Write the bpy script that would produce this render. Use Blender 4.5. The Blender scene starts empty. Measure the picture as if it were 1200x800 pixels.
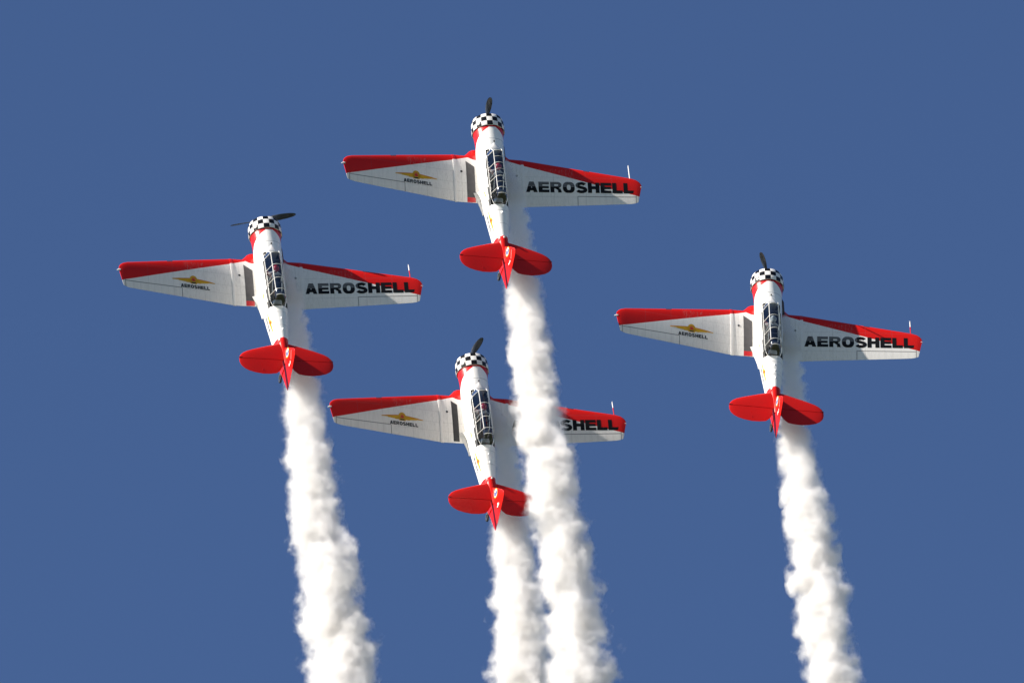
import bpy, bmesh, math, random
from mathutils import Vector, Matrix, noise
R_ = math.radians
scene = bpy.context.scene
C = scene.collection

# ------------------------------------------------------------ camera
ELEV = R_(38.0)          # the camera on the airfield looks up at the formation
DIST = 473.0             # metres to the formation
cam_d = bpy.data.cameras.new('camera')
cam_d.lens = 400; cam_d.sensor_width = 36
cam_d.clip_start = 1; cam_d.clip_end = 60000
cam = bpy.data.objects.new('camera', cam_d); C.objects.link(cam)
CAM = Vector((0, 0, 1.7))
AX_R = Vector((1, 0, 0)); AX_U = Vector((0, -math.sin(ELEV), math.cos(ELEV))); AX_B = -Vector((0, math.cos(ELEV), math.sin(ELEV)))
VIEW = Matrix((AX_R, AX_U, AX_B)).transposed()
cam.matrix_world = Matrix.Translation(CAM) @ VIEW.to_4x4()
scene.camera = cam

# ------------------------------------------------------------ aircraft attitudes (rows: right, up, back; columns: forward, left, up)
POSES = [
    dict(R=[[-0.09477, -0.95894, 0.26729], [0.82264, 0.07577, 0.5635], [-0.56061, 0.27329, 0.78168]], t=[-1.074, 9.377, -0.893]),
    dict(R=[[-0.12589, -0.96005, 0.24992], [0.79988, 0.05078, 0.598], [-0.5868, 0.27519, 0.76153]], t=[-10.26, 5.025, 4.127]),
    dict(R=[[-0.02998, -0.98385, 0.17645], [0.78142, 0.08701, 0.61791], [-0.62329, 0.1564, 0.76619]], t=[10.562, 2.881, 0.699]),
    dict(R=[[-0.12005, -0.95509, 0.2709], [0.82272, 0.05701, 0.56559], [-0.55563, 0.29078, 0.77893]], t=[-1.755, -0.577, -2.02])]
SUN_BODY = Vector((4.95, 7.75, 1.0)).normalized()      # seen from the lead aircraft
sun_dir = (VIEW @ (Matrix(POSES[0]['R']) @ SUN_BODY)).normalized()
sun_el = math.asin(sun_dir.z); sun_az = math.atan2(sun_dir.x, sun_dir.y)

# ------------------------------------------------------------ world and sun
world = bpy.data.worlds.new('World'); scene.world = world; world.use_nodes = True
wn = world.node_tree.nodes; wl = world.node_tree.links; wn.clear()
sky = wn.new('ShaderNodeTexSky'); sky.sky_type = 'NISHITA'; sky.sun_disc = False
sky.sun_elevation = sun_el; sky.sun_rotation = sun_az
sky.altitude = 200; sky.air_density = 1.0; sky.dust_density = 0.2; sky.ozone_density = 6.4
bg = wn.new('ShaderNodeBackground'); bg.inputs['Strength'].default_value = 0.0575
wo = wn.new('ShaderNodeOutputWorld'); 
tint = wn.new('ShaderNodeMix'); tint.data_type = 'RGBA'; tint.blend_type = 'MULTIPLY'; tint.inputs[0].default_value = 1.0
tint.inputs[7].default_value = (1.05, .955, 1.01, 1)      # the camera's white balance, over the whole sky
wl.new(sky.outputs[0], tint.inputs[6]); wl.new(tint.outputs[2], bg.inputs[0]); wl.new(bg.outputs[0], wo.inputs[0])
sd = bpy.data.lights.new('sun', 'SUN'); sd.energy = 5.0; sd.angle = R_(0.53); sd.color = (1.0, 0.93, 0.83)
sun = bpy.data.objects.new('sun', sd); C.objects.link(sun)
sun.rotation_euler = sun_dir.to_track_quat('Z', 'Y').to_euler()
vs = scene.view_settings
vs.view_transform = 'Standard'; vs.look = 'None'; vs.gamma = 1; vs.use_curve_mapping = False
vs.exposure = 1.1
cy = scene.cycles
cy.use_denoising = True; cy.max_bounces = 24; cy.volume_bounces = 22; cy.transparent_max_bounces = 24
cy.diffuse_bounces = 3; cy.glossy_bounces = 3; cy.sample_clamp_indirect = 6.0

# ------------------------------------------------------------ node helpers
class NT:
    def __init__(s, name):
        s.m = bpy.data.materials.new(name); s.m.use_nodes = True
        s.t = s.m.node_tree; s.t.nodes.clear(); s.out = s.t.nodes.new('ShaderNodeOutputMaterial')
    def n(s, ty, **k):
        x = s.t.nodes.new(ty)
        for a, b in k.items(): setattr(x, a, b)
        return x
    def l(s, a, b): s.t.links.new(a, b)
    def inp(s, sock, v):
        if isinstance(v, (int, float)): sock.default_value = v
        elif isinstance(v, tuple): sock.default_value = v
        else: s.l(v, sock)
    def m_(s, op, a, b=0.0, c=None, clamp=False):
        x = s.n('ShaderNodeMath', operation=op, use_clamp=clamp)
        s.inp(x.inputs[0], a); s.inp(x.inputs[1], b)
        if c is not None: s.inp(x.inputs[2], c)
        return x.outputs[0]
    def xyz(s):
        tc = s.n('ShaderNodeTexCoord'); sp = s.n('ShaderNodeSeparateXYZ'); s.l(tc.outputs['Object'], sp.inputs[0])
        s.co = tc.outputs['Object']
        return s.m_('MULTIPLY', sp.outputs[0], -1.0), sp.outputs[1], sp.outputs[2]
    def less(s, a, b): return s.m_('LESS_THAN', a, b)
    def gt(s, a, b): return s.m_('GREATER_THAN', a, b)
    def mul(s, *a):
        r = a[0]
        for b in a[1:]: r = s.m_('MULTIPLY', r, b)
        return r
    def mx(s, *a):
        r = a[0]
        for b in a[1:]: r = s.m_('MAXIMUM', r, b)
        return r
    def line(s, v, c, w):       # 1 where |v-c| < w
        return s.less(s.m_('ABSOLUTE', s.m_('SUBTRACT', v, c)), w)
    def mix(s, f, a, b):
        x = s.n('ShaderNodeMix', data_type='RGBA'); s.inp(x.inputs[0], f)
        for sock, v in ((x.inputs[6], a), (x.inputs[7], b)): s.inp(sock, v)
        return x.outputs[2]
    def noise(s, scale, detail=3, vec=None, rough=.5):
        x = s.n('ShaderNodeTexNoise'); x.inputs['Scale'].default_value = scale; x.inputs['Detail'].default_value = detail
        x.inputs['Roughness'].default_value = rough
        s.l(vec if vec is not None else s.co, x.inputs['Vector']); return x.outputs['Fac']
    def ramp(s, v, a, b, c=0.0, d=1.0):
        x = s.n('ShaderNodeMapRange'); s.inp(x.inputs[0], v)
        for i, q in enumerate((a, b, c, d)): x.inputs[1 + i].default_value = q
        return x.outputs[0]
    def bsdf(s, col, rough=.35, metal=0.0, coat=0.0, spec=.5, bump=None):
        p = s.n('ShaderNodeBsdfPrincipled'); s.inp(p.inputs['Base Color'], col); s.inp(p.inputs['Roughness'], rough)
        p.inputs['Metallic'].default_value = metal; p.inputs['Coat Weight'].default_value = coat
        p.inputs['Coat Roughness'].default_value = .12
        p.inputs['Specular IOR Level'].default_value = spec
        if bump is not None:
            b = s.n('ShaderNodeBump'); b.inputs['Strength'].default_value = .35; b.inputs['Distance'].default_value = .006
            s.l(bump, b.inputs['Height']); s.l(b.outputs[0], p.inputs['Normal'])
        s.l(p.outputs[0], s.out.inputs[0]); return p

WHITE = (.80, .775, .75, 1); RED = (.56, .010, .007, 1); BLACK = (.006, .006, .007, 1); SEAM = (.10, .10, .11, 1)

def simple(name, col, rough=.4, metal=0.0, coat=0.0, spec=.5, var=.12, scale=9):
    s = NT(name); s.xyz()
    n = s.noise(scale, 4)
    c = s.mix(s.ramp(n, .35, .7, 0, var), col, tuple(v * .55 for v in col[:3]) + (1,))
    s.bsdf(c, s.ramp(n, .3, .7, rough * .85, rough * 1.15), metal, coat, spec)
    return s.m

# ------------------------------------------------------------ wing geometry functions (X aft of the propeller, y to the left, z up)
def wing_plan(ay):
    ys = max(0.0, ay - 1.5)
    le = 1.745 + ys * .1828; te = 3.965 - ys * .0434
    zl = -.555 + ys * .111; zt = -.76 + ys * .125
    t = .135 - .03 * ys / 4.95
    return le, te, zl, zt, t
def foil(s): return 5 * (.2969 * s ** .5 - .126 * s - .3516 * s * s + .2843 * s ** 3 - .1036 * s ** 4)
def wing_z(X, y, side=1):
    le, te, zl, zt, t = wing_plan(abs(y)); c = te - le; s = min(max((X - le) / c, 0.0), 1.0)
    return zl + (zt - zl) * s + (1.05 if side > 0 else -.95) * t * c * foil(s)
def paint_line(y): return (2.06 + .292 * (y - 1.5)) if y > 0 else (2.085 + .281 * (-y - 1.5))

# ------------------------------------------------------------ materials
def mat_wing(name, left):
    s = NT(name); X, y, z = s.xyz()
    ay = s.m_('ABSOLUTE', y)
    if left: ln = s.m_('MULTIPLY_ADD', ay, .292, 2.06 - 1.5 * .292)
    else: ln = s.m_('MULTIPLY_ADD', ay, .281, 2.085 - 1.5 * .281)
    red = s.less(X, ln)
    streak = s.n('ShaderNodeMapping'); streak.inputs['Scale'].default_value = (1.2, 7, 1); s.l(s.co, streak.inputs[0])
    n1 = s.noise(1.6, 5, streak.outputs[0]); n2 = s.noise(14, 3)
    white = s.mix(s.ramp(n1, .42, .75, 0, .22), WHITE, (.52, .51, .49, 1))
    col = s.mix(red, white, RED)
    # seams: spanwise and chordwise skin joints, aileron gap
    w = .011
    seams = [s.mul(s.line(X, 3.47, .016), s.gt(ay, 3.74), s.less(ay, 6.2)),
             s.mul(s.line(ay, 3.74, .014), s.gt(X, 3.46)), s.mul(s.line(ay, 6.2, .014), s.gt(X, 3.4))]
    hard = s.mx(*seams)
    soft = s.mx(s.mul(s.line(X, 2.62, w), s.gt(ay, 1.5)), s.mul(s.line(X, 3.12, w), s.less(ay, 3.7)), s.line(ay, 2.75, w),
                s.line(ay, 4.1, w), s.line(ay, 5.2, w), s.line(ay, 1.2, w), s.mul(s.line(X, 3.5, w), s.less(ay, 3.7)))
    col = s.mix(s.m_('MULTIPLY', soft, .17), col, SEAM)
    col = s.mix(s.m_('MULTIPLY', hard, .8), col, SEAM)
    # ribs showing through the fabric of the ailerons, rivet rows on the metal skin
    rib = s.mul(s.line(s.m_('MODULO', ay, .30), .15, .03), s.gt(X, 3.5), s.gt(ay, 3.75), s.less(ay, 6.18))
    col = s.mix(s.m_('MULTIPLY', rib, .10), col, (.4, .4, .4, 1))
    grime = s.mul(s.ramp(s.noise(5, 5, streak.outputs[0]), .5, .72, 0, .30), s.less(ay, 3.6), s.gt(X, 2.2))
    col = s.mix(grime, col, (.36, .34, .32, 1))
    rough = s.ramp(n2, .3, .7, .28, .42)
    s.bsdf(col, rough, 0, 0, .18, s.m_('SUBTRACT', s.m_('MULTIPLY', n2, .1), s.mx(soft, hard)))
    return s.m

def mat_fuselage():
    s = NT('fuselage_paint'); X, y, z = s.xyz()
    n1 = s.noise(2.2, 5); n2 = s.noise(11, 4)
    white = s.mix(s.ramp(n1, .45, .75, 0, .15), (.86, .85, .83, 1), (.60, .58, .55, 1))
    # red nose behind the cowling, its rear edge sweeping aft on the sides
    edge = s.m_('ADD', .985, s.m_('MULTIPLY', s.m_('POWER', s.m_('MAXIMUM', s.m_('SUBTRACT', .615, z), 0.0), .7), .74))
    red = s.mx(s.less(X, edge), s.gt(X, 6.42), s.mul(s.less(z, -.62), s.less(X, 1.6)))
    ring = s.mx(s.line(X, 1.56, .009), s.line(X, 4.05, .006), s.line(X, 5.15, .006), s.line(X, 5.8, .006),
                s.mul(s.line(z, .12, .006), s.gt(X, 1.56)), s.mul(s.line(z, .33, .005), s.gt(X, 1.56), s.less(X, 4)))
    # oil streaks running aft low on the sides
    mp = s.n('ShaderNodeMapping'); mp.inputs['Scale'].default_value = (.5, 6, 9); s.l(s.co, mp.inputs[0])
    st = s.ramp(s.noise(3, 4, mp.outputs[0]), .55, .75, 0, .35)
    white = s.mix(s.mul(st, s.less(z, .25)), white, (.38, .34, .30, 1))
    # small worn red stencils down the side
    blk = s.mul(s.line(s.m_('MODULO', X, .17), .08, .06), s.line(z, .02, .035), s.gt(X, 2.0), s.less(X, 4.3), s.gt(n2, .47))
    white = s.mix(s.m_('MULTIPLY', blk, .75), white, (.62, .12, .09, 1))
    yel = s.mul(s.line(X, 4.12, .14), s.line(z, .12, .045))
    white = s.mix(yel, white, (.80, .50, .04, 1))
    col = s.mix(red, white, RED)
    col = s.mix(s.m_('MULTIPLY', ring, .75), col, SEAM)
    inside = s.mul(s.gt(X, 2.0), s.less(X, 4.93), s.less(s.m_('ABSOLUTE', y), .392), s.gt(z, -.2), s.less(z, .47))
    s.bsdf(col, s.ramp(n2, .3, .7, .25, .4), 0, .1, .4, s.m_('SUBTRACT', s.m_('MULTIPLY', n2, .1), ring))
    return s.m

def mat_cowl():
    s = NT('chequered_cowling'); X, y, z = s.xyz()
    ang = s.m_('ARCTAN2', y, z)
    a = s.m_('FLOOR', s.m_('MULTIPLY', s.m_('ADD', ang, 7.0), 18 / (2 * math.pi)))
    b = s.m_('FLOOR', s.m_('DIVIDE', s.m_('SUBTRACT', X, .92 - .215 * 6), .215))
    par = s.m_('MODULO', s.m_('ADD', a, b), 2.0)
    n = s.noise(7, 4)
    col = s.mix(s.gt(par, .5), s.mix(s.ramp(n, .4, .7, 0, .12), WHITE, (.5, .5, .48, 1)), BLACK)
    s.bsdf(col, .3, 0, 0, .25)
    return s.m

def mat_tail():
    s = NT('red_tail_paint'); X, y, z = s.xyz()
    n = s.noise(6, 4)
    col = s.mix(s.ramp(n, .4, .7, 0, .25), RED, (.45, .008, .006, 1))
    s.bsdf(col, s.ramp(n, .3, .7, .27, .42), 0, 0, .2, s.m_('MULTIPLY', n, .3))
    return s.m

def mat_letters():
    s = NT('black_lettering'); X, y, z = s.xyz()
    grey_upper = s.mul(s.less(X, 3.05), s.gt(y, -3.75), s.less(y, -1.0), s.less(X, 3.4))  # upper part of the first letters is grey with fine stripes
    stripe = s.line(s.m_('MODULO', X, .075), .03, .02)
    c = s.mix(grey_upper, BLACK, s.mix(stripe, (.07, .07, .075, 1), (.16, .16, .165, 1)))
    s.bsdf(c, .5, 0, 0, .15); return s.m

def mat_smoke(tr):
    """density falls off from the trail's curved centre line and is broken up by turbulence"""
    s = NT('display_smoke'); X, y, z = s.xyz()
    X0, X1 = tr[0][0], tr[-1][0]
    u = s.ramp(X, X0, X1)
    cs = []
    for c, lo, hi in ((1, -4.0, 0.0), (2, -1.0, 0.0), (3, 0.0, 2.0)):
        fc = s.n('ShaderNodeFloatCurve'); cv = fc.mapping.curves[0]
        N = 40
        for q in range(N + 1):
            t = (q / N) ** 2; v = (interp(tr, X0 + (X1 - X0) * t)[c - 1] - lo) / (hi - lo)
            if q == 0: cv.points[0].location = (0, v)
            elif q == N: cv.points[1].location = (1, v)
            else: cv.points.new(t, v)
        fc.mapping.update(); s.l(u, fc.inputs['Value'])
        cs.append(s.m_('MULTIPLY_ADD', fc.outputs[0], hi - lo, lo))
    dy = s.m_('SUBTRACT', y, cs[0]); dz = s.m_('SUBTRACT', z, cs[1])
    d = s.m_('SQRT', s.m_('ADD', s.m_('MULTIPLY', dy, dy), s.m_('MULTIPLY', dz, dz)))
    rn = s.m_('DIVIDE', d, cs[2])
    near = s.ramp(X, 5.0, 11.0); w1 = s.noise(1.25, 6, rough=.64); w2 = s.noise(2.8, 5, rough=.62)
    wob = s.m_('ADD', s.m_('MULTIPLY', w1, near), s.m_('MULTIPLY', w2, s.m_('SUBTRACT', 1.0, near)))
    big = s.m_('MULTIPLY', s.m_('SUBTRACT', s.noise(.45, 2), .5), 1.1)
    fld = s.m_('ADD', s.m_('ADD', rn, s.m_('MULTIPLY', big, near)), s.m_('MULTIPLY', s.m_('SUBTRACT', wob, .5), SMOKE_AMP))
    k = s.ramp(X, 2.0, 8.0, .95, 1.05)
    dens = s.mul(s.m_('POWER', s.ramp(fld, 1.15, .55, 0, 1), 2.3), k, SMOKE_D)
    v = s.n('ShaderNodeVolumePrincipled'); v.inputs['Color'].default_value = (.931, .924, .917, 1)
    v.inputs['Anisotropy'].default_value = 0.35
    s.l(dens, v.inputs['Density']); s.l(v.outputs[0], s.out.inputs['Volume'])
    s.m.cycles.volume_step_rate = .11
    return s.m
SMOKE_AMP = 2.5; SMOKE_D = 4.6

def mat_glass():
    s = NT('canopy_glass')
    t = s.n('ShaderNodeBsdfTransparent'); t.inputs[0].default_value = (.55, .6, .64, 1)
    g = s.n('ShaderNodeBsdfGlossy'); g.inputs['Roughness'].default_value = .06; g.inputs[0].default_value = (.9, .92, .95, 1)
    lw = s.n('ShaderNodeLayerWeight'); lw.inputs[0].default_value = .35
    mx = s.n('ShaderNodeMixShader'); s.l(s.m_('MINIMUM', s.m_('MULTIPLY_ADD', lw.outputs['Fresnel'], .55, .06), 1.0), mx.inputs[0]); s.l(t.outputs[0], mx.inputs[1]); s.l(g.outputs[0], mx.inputs[2])
    s.l(mx.outputs[0], s.out.inputs[0]); return s.m

M = dict(fus=mat_fuselage(), cowl=mat_cowl(), wl=mat_wing('left_wing_paint', True), wr=mat_wing('right_wing_paint', False), tail=mat_tail(),
         letters=mat_letters(), glass=mat_glass(), 
         white=simple('white_paint', WHITE, .35), red=simple('red_paint', RED, .3, coat=.3), black=simple('black_paint', BLACK, .45),
         frame=simple('canopy_frame_paint', (.78, .77, .74, 1), .35), inner=simple('cockpit_interior', (.035, .038, .042, 1), .8),
         seat=simple('seat_leather', (.06, .05, .04, 1), .7), blade=simple('blade_paint', (.05, .06, .085, 1), .4, spec=.3),
         metal=simple('bare_metal', (.55, .55, .56, 1), .3, 1.0), engine=simple('engine_metal', (.07, .07, .075, 1), .5, .6),
         rubber=simple('tyre_rubber', (.02, .02, .02, 1), .85), walk=simple('grey_walkway', (.085, .08, .085, 1), .8, var=.5, scale=3),
         walkdark=simple('dark_walkway', (.03, .03, .033, 1), .8, var=.3, scale=3),
         yellow=simple('yellow_marking', (.60, .34, .02, 1), .5, spec=.2), blue=simple('blue_marking', (.02, .06, .30, 1), .5, spec=.2), offwhite=simple('badge_white', (.50, .52, .56, 1), .6, spec=.2),
         lens=simple('lamp_lens', (.8, .8, .8, 1), .05, 0, 1), dlens=simple('landing_lamp_glass', (.12, .03, .03, 1), .15), skin=simple('skin', (.55, .30, .20, 1), .5),
         helmet_red=simple('red_helmet_shell', (.6, .02, .02, 1), .2, coat=.6), suit=simple('flight_suit_cloth', (.62, .62, .60, 1), .8),
         helmet_white=simple('white_helmet_shell', (.75, .75, .73, 1), .2, coat=.6), grey=simple('grey_enamel', (.20, .21, .22, 1), .5), soot=simple('sooty_exhaust_steel', (.10, .08, .07, 1), .6, .7))

# ------------------------------------------------------------ object helpers
def obj(name, bm, mat, parent=None, smooth=True, recalc=True, auto=40):
    if recalc: bmesh.ops.recalc_face_normals(bm, faces=bm.faces)
    me = bpy.data.meshes.new(name); bm.to_mesh(me); bm.free()
    for m in (mat if isinstance(mat, (list, tuple)) else [mat]): me.materials.append(m)
    if smooth:
        me.shade_smooth()
        if auto: me.set_sharp_from_angle(angle=R_(auto))
    o = bpy.data.objects.new(name, me); C.objects.link(o)
    if parent: o.parent = parent
    return o
def P(X, y, z): return Vector((-X, y, z))
def loft(bm, rings, cap0=True, cap1=True, close=True, mi=None):
    vs = [[bm.verts.new(p) for p in r] for r in rings]
    n = len(vs[0])
    for a, b in zip(vs, vs[1:]):
        for i in range(n if close else n - 1):
            j = (i + 1) % n
            try:
                f = bm.faces.new((a[i], a[j], b[j], b[i]))
                if mi is not None: f.material_index = mi
            except ValueError: pass
    if cap0: bm.faces.new(vs[0])
    if cap1: bm.faces.new(vs[-1][::-1])
    return vs
def tube(bm, pts, rad, n=8, cap=True):
    rings = []
    for i, p in enumerate(pts):
        p = Vector(p)
        d = (Vector(pts[min(i + 1, len(pts) - 1)]) - Vector(pts[max(i - 1, 0)])).normalized()
        u = d.orthogonal().normalized() if i == 0 else (u - d * u.dot(d)).normalized()
        w = d.cross(u); r = rad[i] if isinstance(rad, (list, tuple)) else rad
        rings.append([p + (u * math.cos(2 * math.pi * k / n) + w * math.sin(2 * math.pi * k / n)) * r for k in range(n)])
    loft(bm, rings, cap, cap)
def lathe(bm, prof, n=48):       # prof: (X, r); axis is the thrust line
    loft(bm, [[P(X, r * math.sin(2 * math.pi * k / n), r * math.cos(2 * math.pi * k / n)) for k in range(n)] for X, r in prof], False, False)
def box(bm, c, s):
    r = bmesh.ops.create_cube(bm, size=1); 
    for v in r['verts']: v.co = Vector((v.co.x * s[0], v.co.y * s[1], v.co.z * s[2])) + Vector(c)

# fuselage sections: X, half width, z top, z bottom
SECT = [(.80, .640, .640, -.655), (.95, .635, .635, -.65), (1.15, .615, .625, -.65), (1.35, .59, .615, -.66), (1.6, .565, .605, -.70),
        (2.0, .555, .60, -.78), (2.5, .55, .57, -.84), (3.2, .54, .54, -.86), (3.9, .515, .53, -.84), (4.5, .485, .53, -.78), (4.95, .455, .54, -.72),
        (5.4, .415, .535, -.66), (6.0, .345, .505, -.60), (6.42, .295, .475, -.57), (6.8, .255, .455, -.545), (7.2, .19, .44, -.52), (7.55, .12, .42, -.49),
        (7.8, .075, .40, -.40)]
def sect(X):
    for a, b in zip(SECT, SECT[1:]):
        if a[0] <= X <= b[0]:
            t = (X - a[0]) / (b[0] - a[0]); return [p + (q - p) * t for p, q in zip(a[1:], b[1:])]
    return list(SECT[0][1:] if X < SECT[0][0] else SECT[-1][1:])
def fus_pt(X, th):               # th from the top, positive to the left
    hw, zt, zb = sect(X); zc = (zt + zb) / 2; hh = (zt - zb) / 2
    e = 2.0 if X < 1.3 else min(2.0 + (X - 1.3) * .9, 2.55) if X < 5 else max(2.55 - (X - 5) * .3, 2.1)
    s, c = math.sin(th), math.cos(th)
    k = 2 / e
    return P(X, hw * math.copysign(abs(s) ** k, s), zc + hh * math.copysign(abs(c) ** k, c))
def fus_y(X, z):                 # outer side at this height
    hw, zt, zb = sect(X); zc = (zt + zb) / 2; hh = (zt - zb) / 2
    e = min(2.0 + (X - 1.3) * .9, 2.55) if X < 5 else max(2.55 - (X - 5) * .3, 2.1)
    q = min(abs((z - zc) / hh), .999)
    return hw * (1 - q ** e) ** (1 / e)

# ------------------------------------------------------------ lettering: heavy wide block capitals as outlines in a unit box (u right, v up)
def arc(cx, cy, rx, ry, a0, a1, n=8): return [(cx + rx * math.cos(R_(a0 + (a1 - a0) * i / n)), cy + ry * math.sin(R_(a0 + (a1 - a0) * i / n))) for i in range(n + 1)]
def rrect(x0, y0, x1, y1, rx, ry):
    return arc(x1 - rx, y1 - ry, rx, ry, 0, 90) + arc(x0 + rx, y1 - ry, rx, ry, 90, 180) + arc(x0 + rx, y0 + ry, rx, ry, 180, 270) + arc(x1 - rx, y0 + ry, rx, ry, 270, 360)
def stroke(pts, wx, wy=None):    # quads along a polyline
    out = []
    wy = wy or wx
    for (ax, ay), (bx, by) in zip(pts, pts[1:]):
        out.append([(ax, ay), (bx, by)])
    return out
T = .27
def glyph(ch):
    """list of convex-ish polygons"""
    if ch == 'A': return [[(0, 0), (.34, 0), (.66, 1), (.32, 1)], [(1.08, 0), (.72, 0), (.38, 1), (.74, 1)], [(.26, .16), (.82, .16), (.74, .42), (.34, .42)]], 1.08
    if ch == 'E': return [[(0, 0), (.37, 0), (.37, 1), (0, 1)], [(.37, 0), (1, 0), (1, .26), (.37, .26)], [(.37, .38), (.95, .38), (.95, .62), (.37, .62)], [(.37, .74), (.98, .74), (.98, 1), (.37, 1)]], 1.0
    if ch == 'H': return [[(0, 0), (.37, 0), (.37, 1), (0, 1)], [(.71, 0), (1.08, 0), (1.08, 1), (.71, 1)], [(.37, .36), (.71, .36), (.71, .64), (.37, .64)]], 1.08
    if ch == 'L': return [[(0, 0), (.37, 0), (.37, 1), (0, 1)], [(.37, 0), (.95, 0), (.95, .28), (.37, .28)]], .95
    def ringseg(outer, inner): return [[outer[i], outer[i + 1], inner[i + 1], inner[i]] for i in range(len(outer) - 1)]
    if ch == 'O':
        o = rrect(0, -.02, 1.1, 1.02, .42, .42); i = rrect(.37, .25, .73, .75, .14, .20)
        return ringseg(o + o[:1], i + i[:1]), 1.1
    if ch == 'R':
        o = [(.31, 1), (.72, 1)] + arc(.74, .715, .30, .285, 90, -90) + [(.31, .43)]
        n = len(o); i_ = [(.31, .78), (.66, .78)] + arc(.66, .70, .08, .08, 90, -90) + [(.31, .62)]
        return [[(0, 0), (.37, 0), (.37, 1), (0, 1)]] + ringseg(o, i_) + [[(.38, .43), (.70, .43), (.92, .36), (.74, .20)], [(.70, .30), (.95, .36), (1.05, 0), (.72, 0)], [(.31, .43), (.31, .40), (.80, .33), (.80, .43)]], 1.07
    if ch == 'S':
        c = arc(.52, .71, .34, .19, 20, 90, 5) + arc(.48, .71, .32, .17, 90, 250, 10) + arc(.56, .29, .34, .19, 80, -90, 10) + arc(.50, .30, .35, .20, 270, 200, 5)
        w = .125; segs = []
        L_, Rr = [], []
        for i, (x, yv) in enumerate(c):
            a = c[max(i - 1, 0)]; b = c[min(i + 1, len(c) - 1)]; dx, dy = b[0] - a[0], b[1] - a[1]; q = math.hypot(dx, dy) or 1
            nx, ny = -dy / q, dx / q
            L_.append((x + nx * .175, yv + ny * .135)); Rr.append((x - nx * .175, yv - ny * .135))
        return ringseg(L_, Rr), 1.04
    return [], .5
NUM = {'1': [[(.30, 0), (.62, 0), (.62, 1), (.30, 1)], [(.05, .62), (.30, .70), (.30, 1), (.24, .95)]],
       '4': [[(.55, 0), (.85, 0), (.85, 1), (.55, 1)], [(0, .22), (1, .22), (1, .45), (0, .45)], [(0, .4), (.25, .4), (.62, 1), (.42, 1)]]}
def curve_num(c, w=.13):
    L_, Rr = [], []
    for i, (x, yv) in enumerate(c):
        a = c[max(i - 1, 0)]; b = c[min(i + 1, len(c) - 1)]; dx, dy = b[0] - a[0], b[1] - a[1]; q = math.hypot(dx, dy) or 1
        L_.append((x - dy / q * w, yv + dx / q * w)); Rr.append((x + dy / q * w, yv - dx / q * w))
    return [[L_[i], L_[i + 1], Rr[i + 1], Rr[i]] for i in range(len(c) - 1)]
NUM['3'] = curve_num(arc(.42, .72, .30, .18, 160, -80, 10) + arc(.42, .29, .34, .20, 80, -160, 10))
NUM['2'] = curve_num(arc(.45, .68, .32, .23, 165, -20, 10) + [(.12, .12)]) + [[(0, 0), (.9, 0), (.9, .24), (0, .24)]]
def text_polys(txt, gap=.10):
    out = []; u = 0
    for ch in txt:
        g, w = glyph(ch)
        out += [[(x + u, v) for x, v in pl] for pl in g]; u += w + gap
    return out, u - gap
def decal(name, polys, fn, mat, parent, cut=.12, mats=None):
    """polys: list of 2-D polygons (optionally (polygon, material index)); fn maps (u, v) onto the skin"""
    bm = bmesh.new()
    for pl in polys:
        mi = 0
        if isinstance(pl, tuple): pl, mi = pl
        try: f = bm.faces.new([bm.verts.new((x, v, 0)) for x, v in pl]); f.material_index = mi
        except ValueError: pass
    for ax in (0, 1):
        vals = [v.co[ax] for v in bm.verts]; q = min(vals)
        while q < max(vals):
            no = Vector((1, 0, 0)) if ax == 0 else Vector((0, 1, 0))
            bmesh.ops.bisect_plane(bm, geom=bm.verts[:] + bm.edges[:] + bm.faces[:], plane_co=no * q, plane_no=no); q += cut
    bmesh.ops.triangulate(bm, faces=bm.faces)
    k = 0
    for v in bm.verts: v.co = fn(v.co.x, v.co.y)
    o = obj(name, bm, mats or mat, parent, recalc=False, auto=None)
    me = o.data
    return o

def emblem_polys(flip=1):
    """winged scallop shell: u along the wings (-1..1), v up; indices 0 yellow, 1 red, 2 black"""
    out = []
    for sg in (-1, 1):
        up = [(0.10, .20), (.35, .16), (.7, .10), (1.0, .02)]; lo = [(.10, -.12), (.35, -.10), (.7, -.02), (1.0, .0)]
        for i in range(3): out.append(([(sg * up[i][0], up[i][1]), (sg * up[i + 1][0], up[i + 1][1]), (sg * lo[i + 1][0], lo[i + 1][1] - .03), (sg * lo[i][0], lo[i][1])], 0))
    n = 14
    fan = arc(0, .04, .19, .36, 0, 180, n)
    for i in range(n): out.append(([(0, -.06), (fan[i][0], fan[i][1]), (fan[i + 1][0], fan[i + 1][1])], 0))
    out.append(([(-.15, -.2), (.15, -.2), (.19, .06), (-.19, .06)], 0))
    return out
def emblem_over():
    out = []
    for a in (40, 65, 90, 115, 140):
        c, s_ = math.cos(R_(a)), math.sin(R_(a)); w = .012
        out.append(([(w * s_, -.02), (.12 * c + w, .05 + .22 * s_), (.12 * c - w, .05 + .22 * s_), (-w * s_, -.02)], 1))
    out.append(([(-.1, .0), (.1, .0), (.08, .08), (-.08, .08)], 1))
    out.append(([(-.1, -.17), (.1, -.17), (.1, -.08), (-.1, -.08)], 2))
    for sg in (-1, 1): out.append(([(sg * .22, .165), (sg * .95, .035), (sg * .95, .022), (sg * .22, .14)], 1))
    return out

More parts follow.
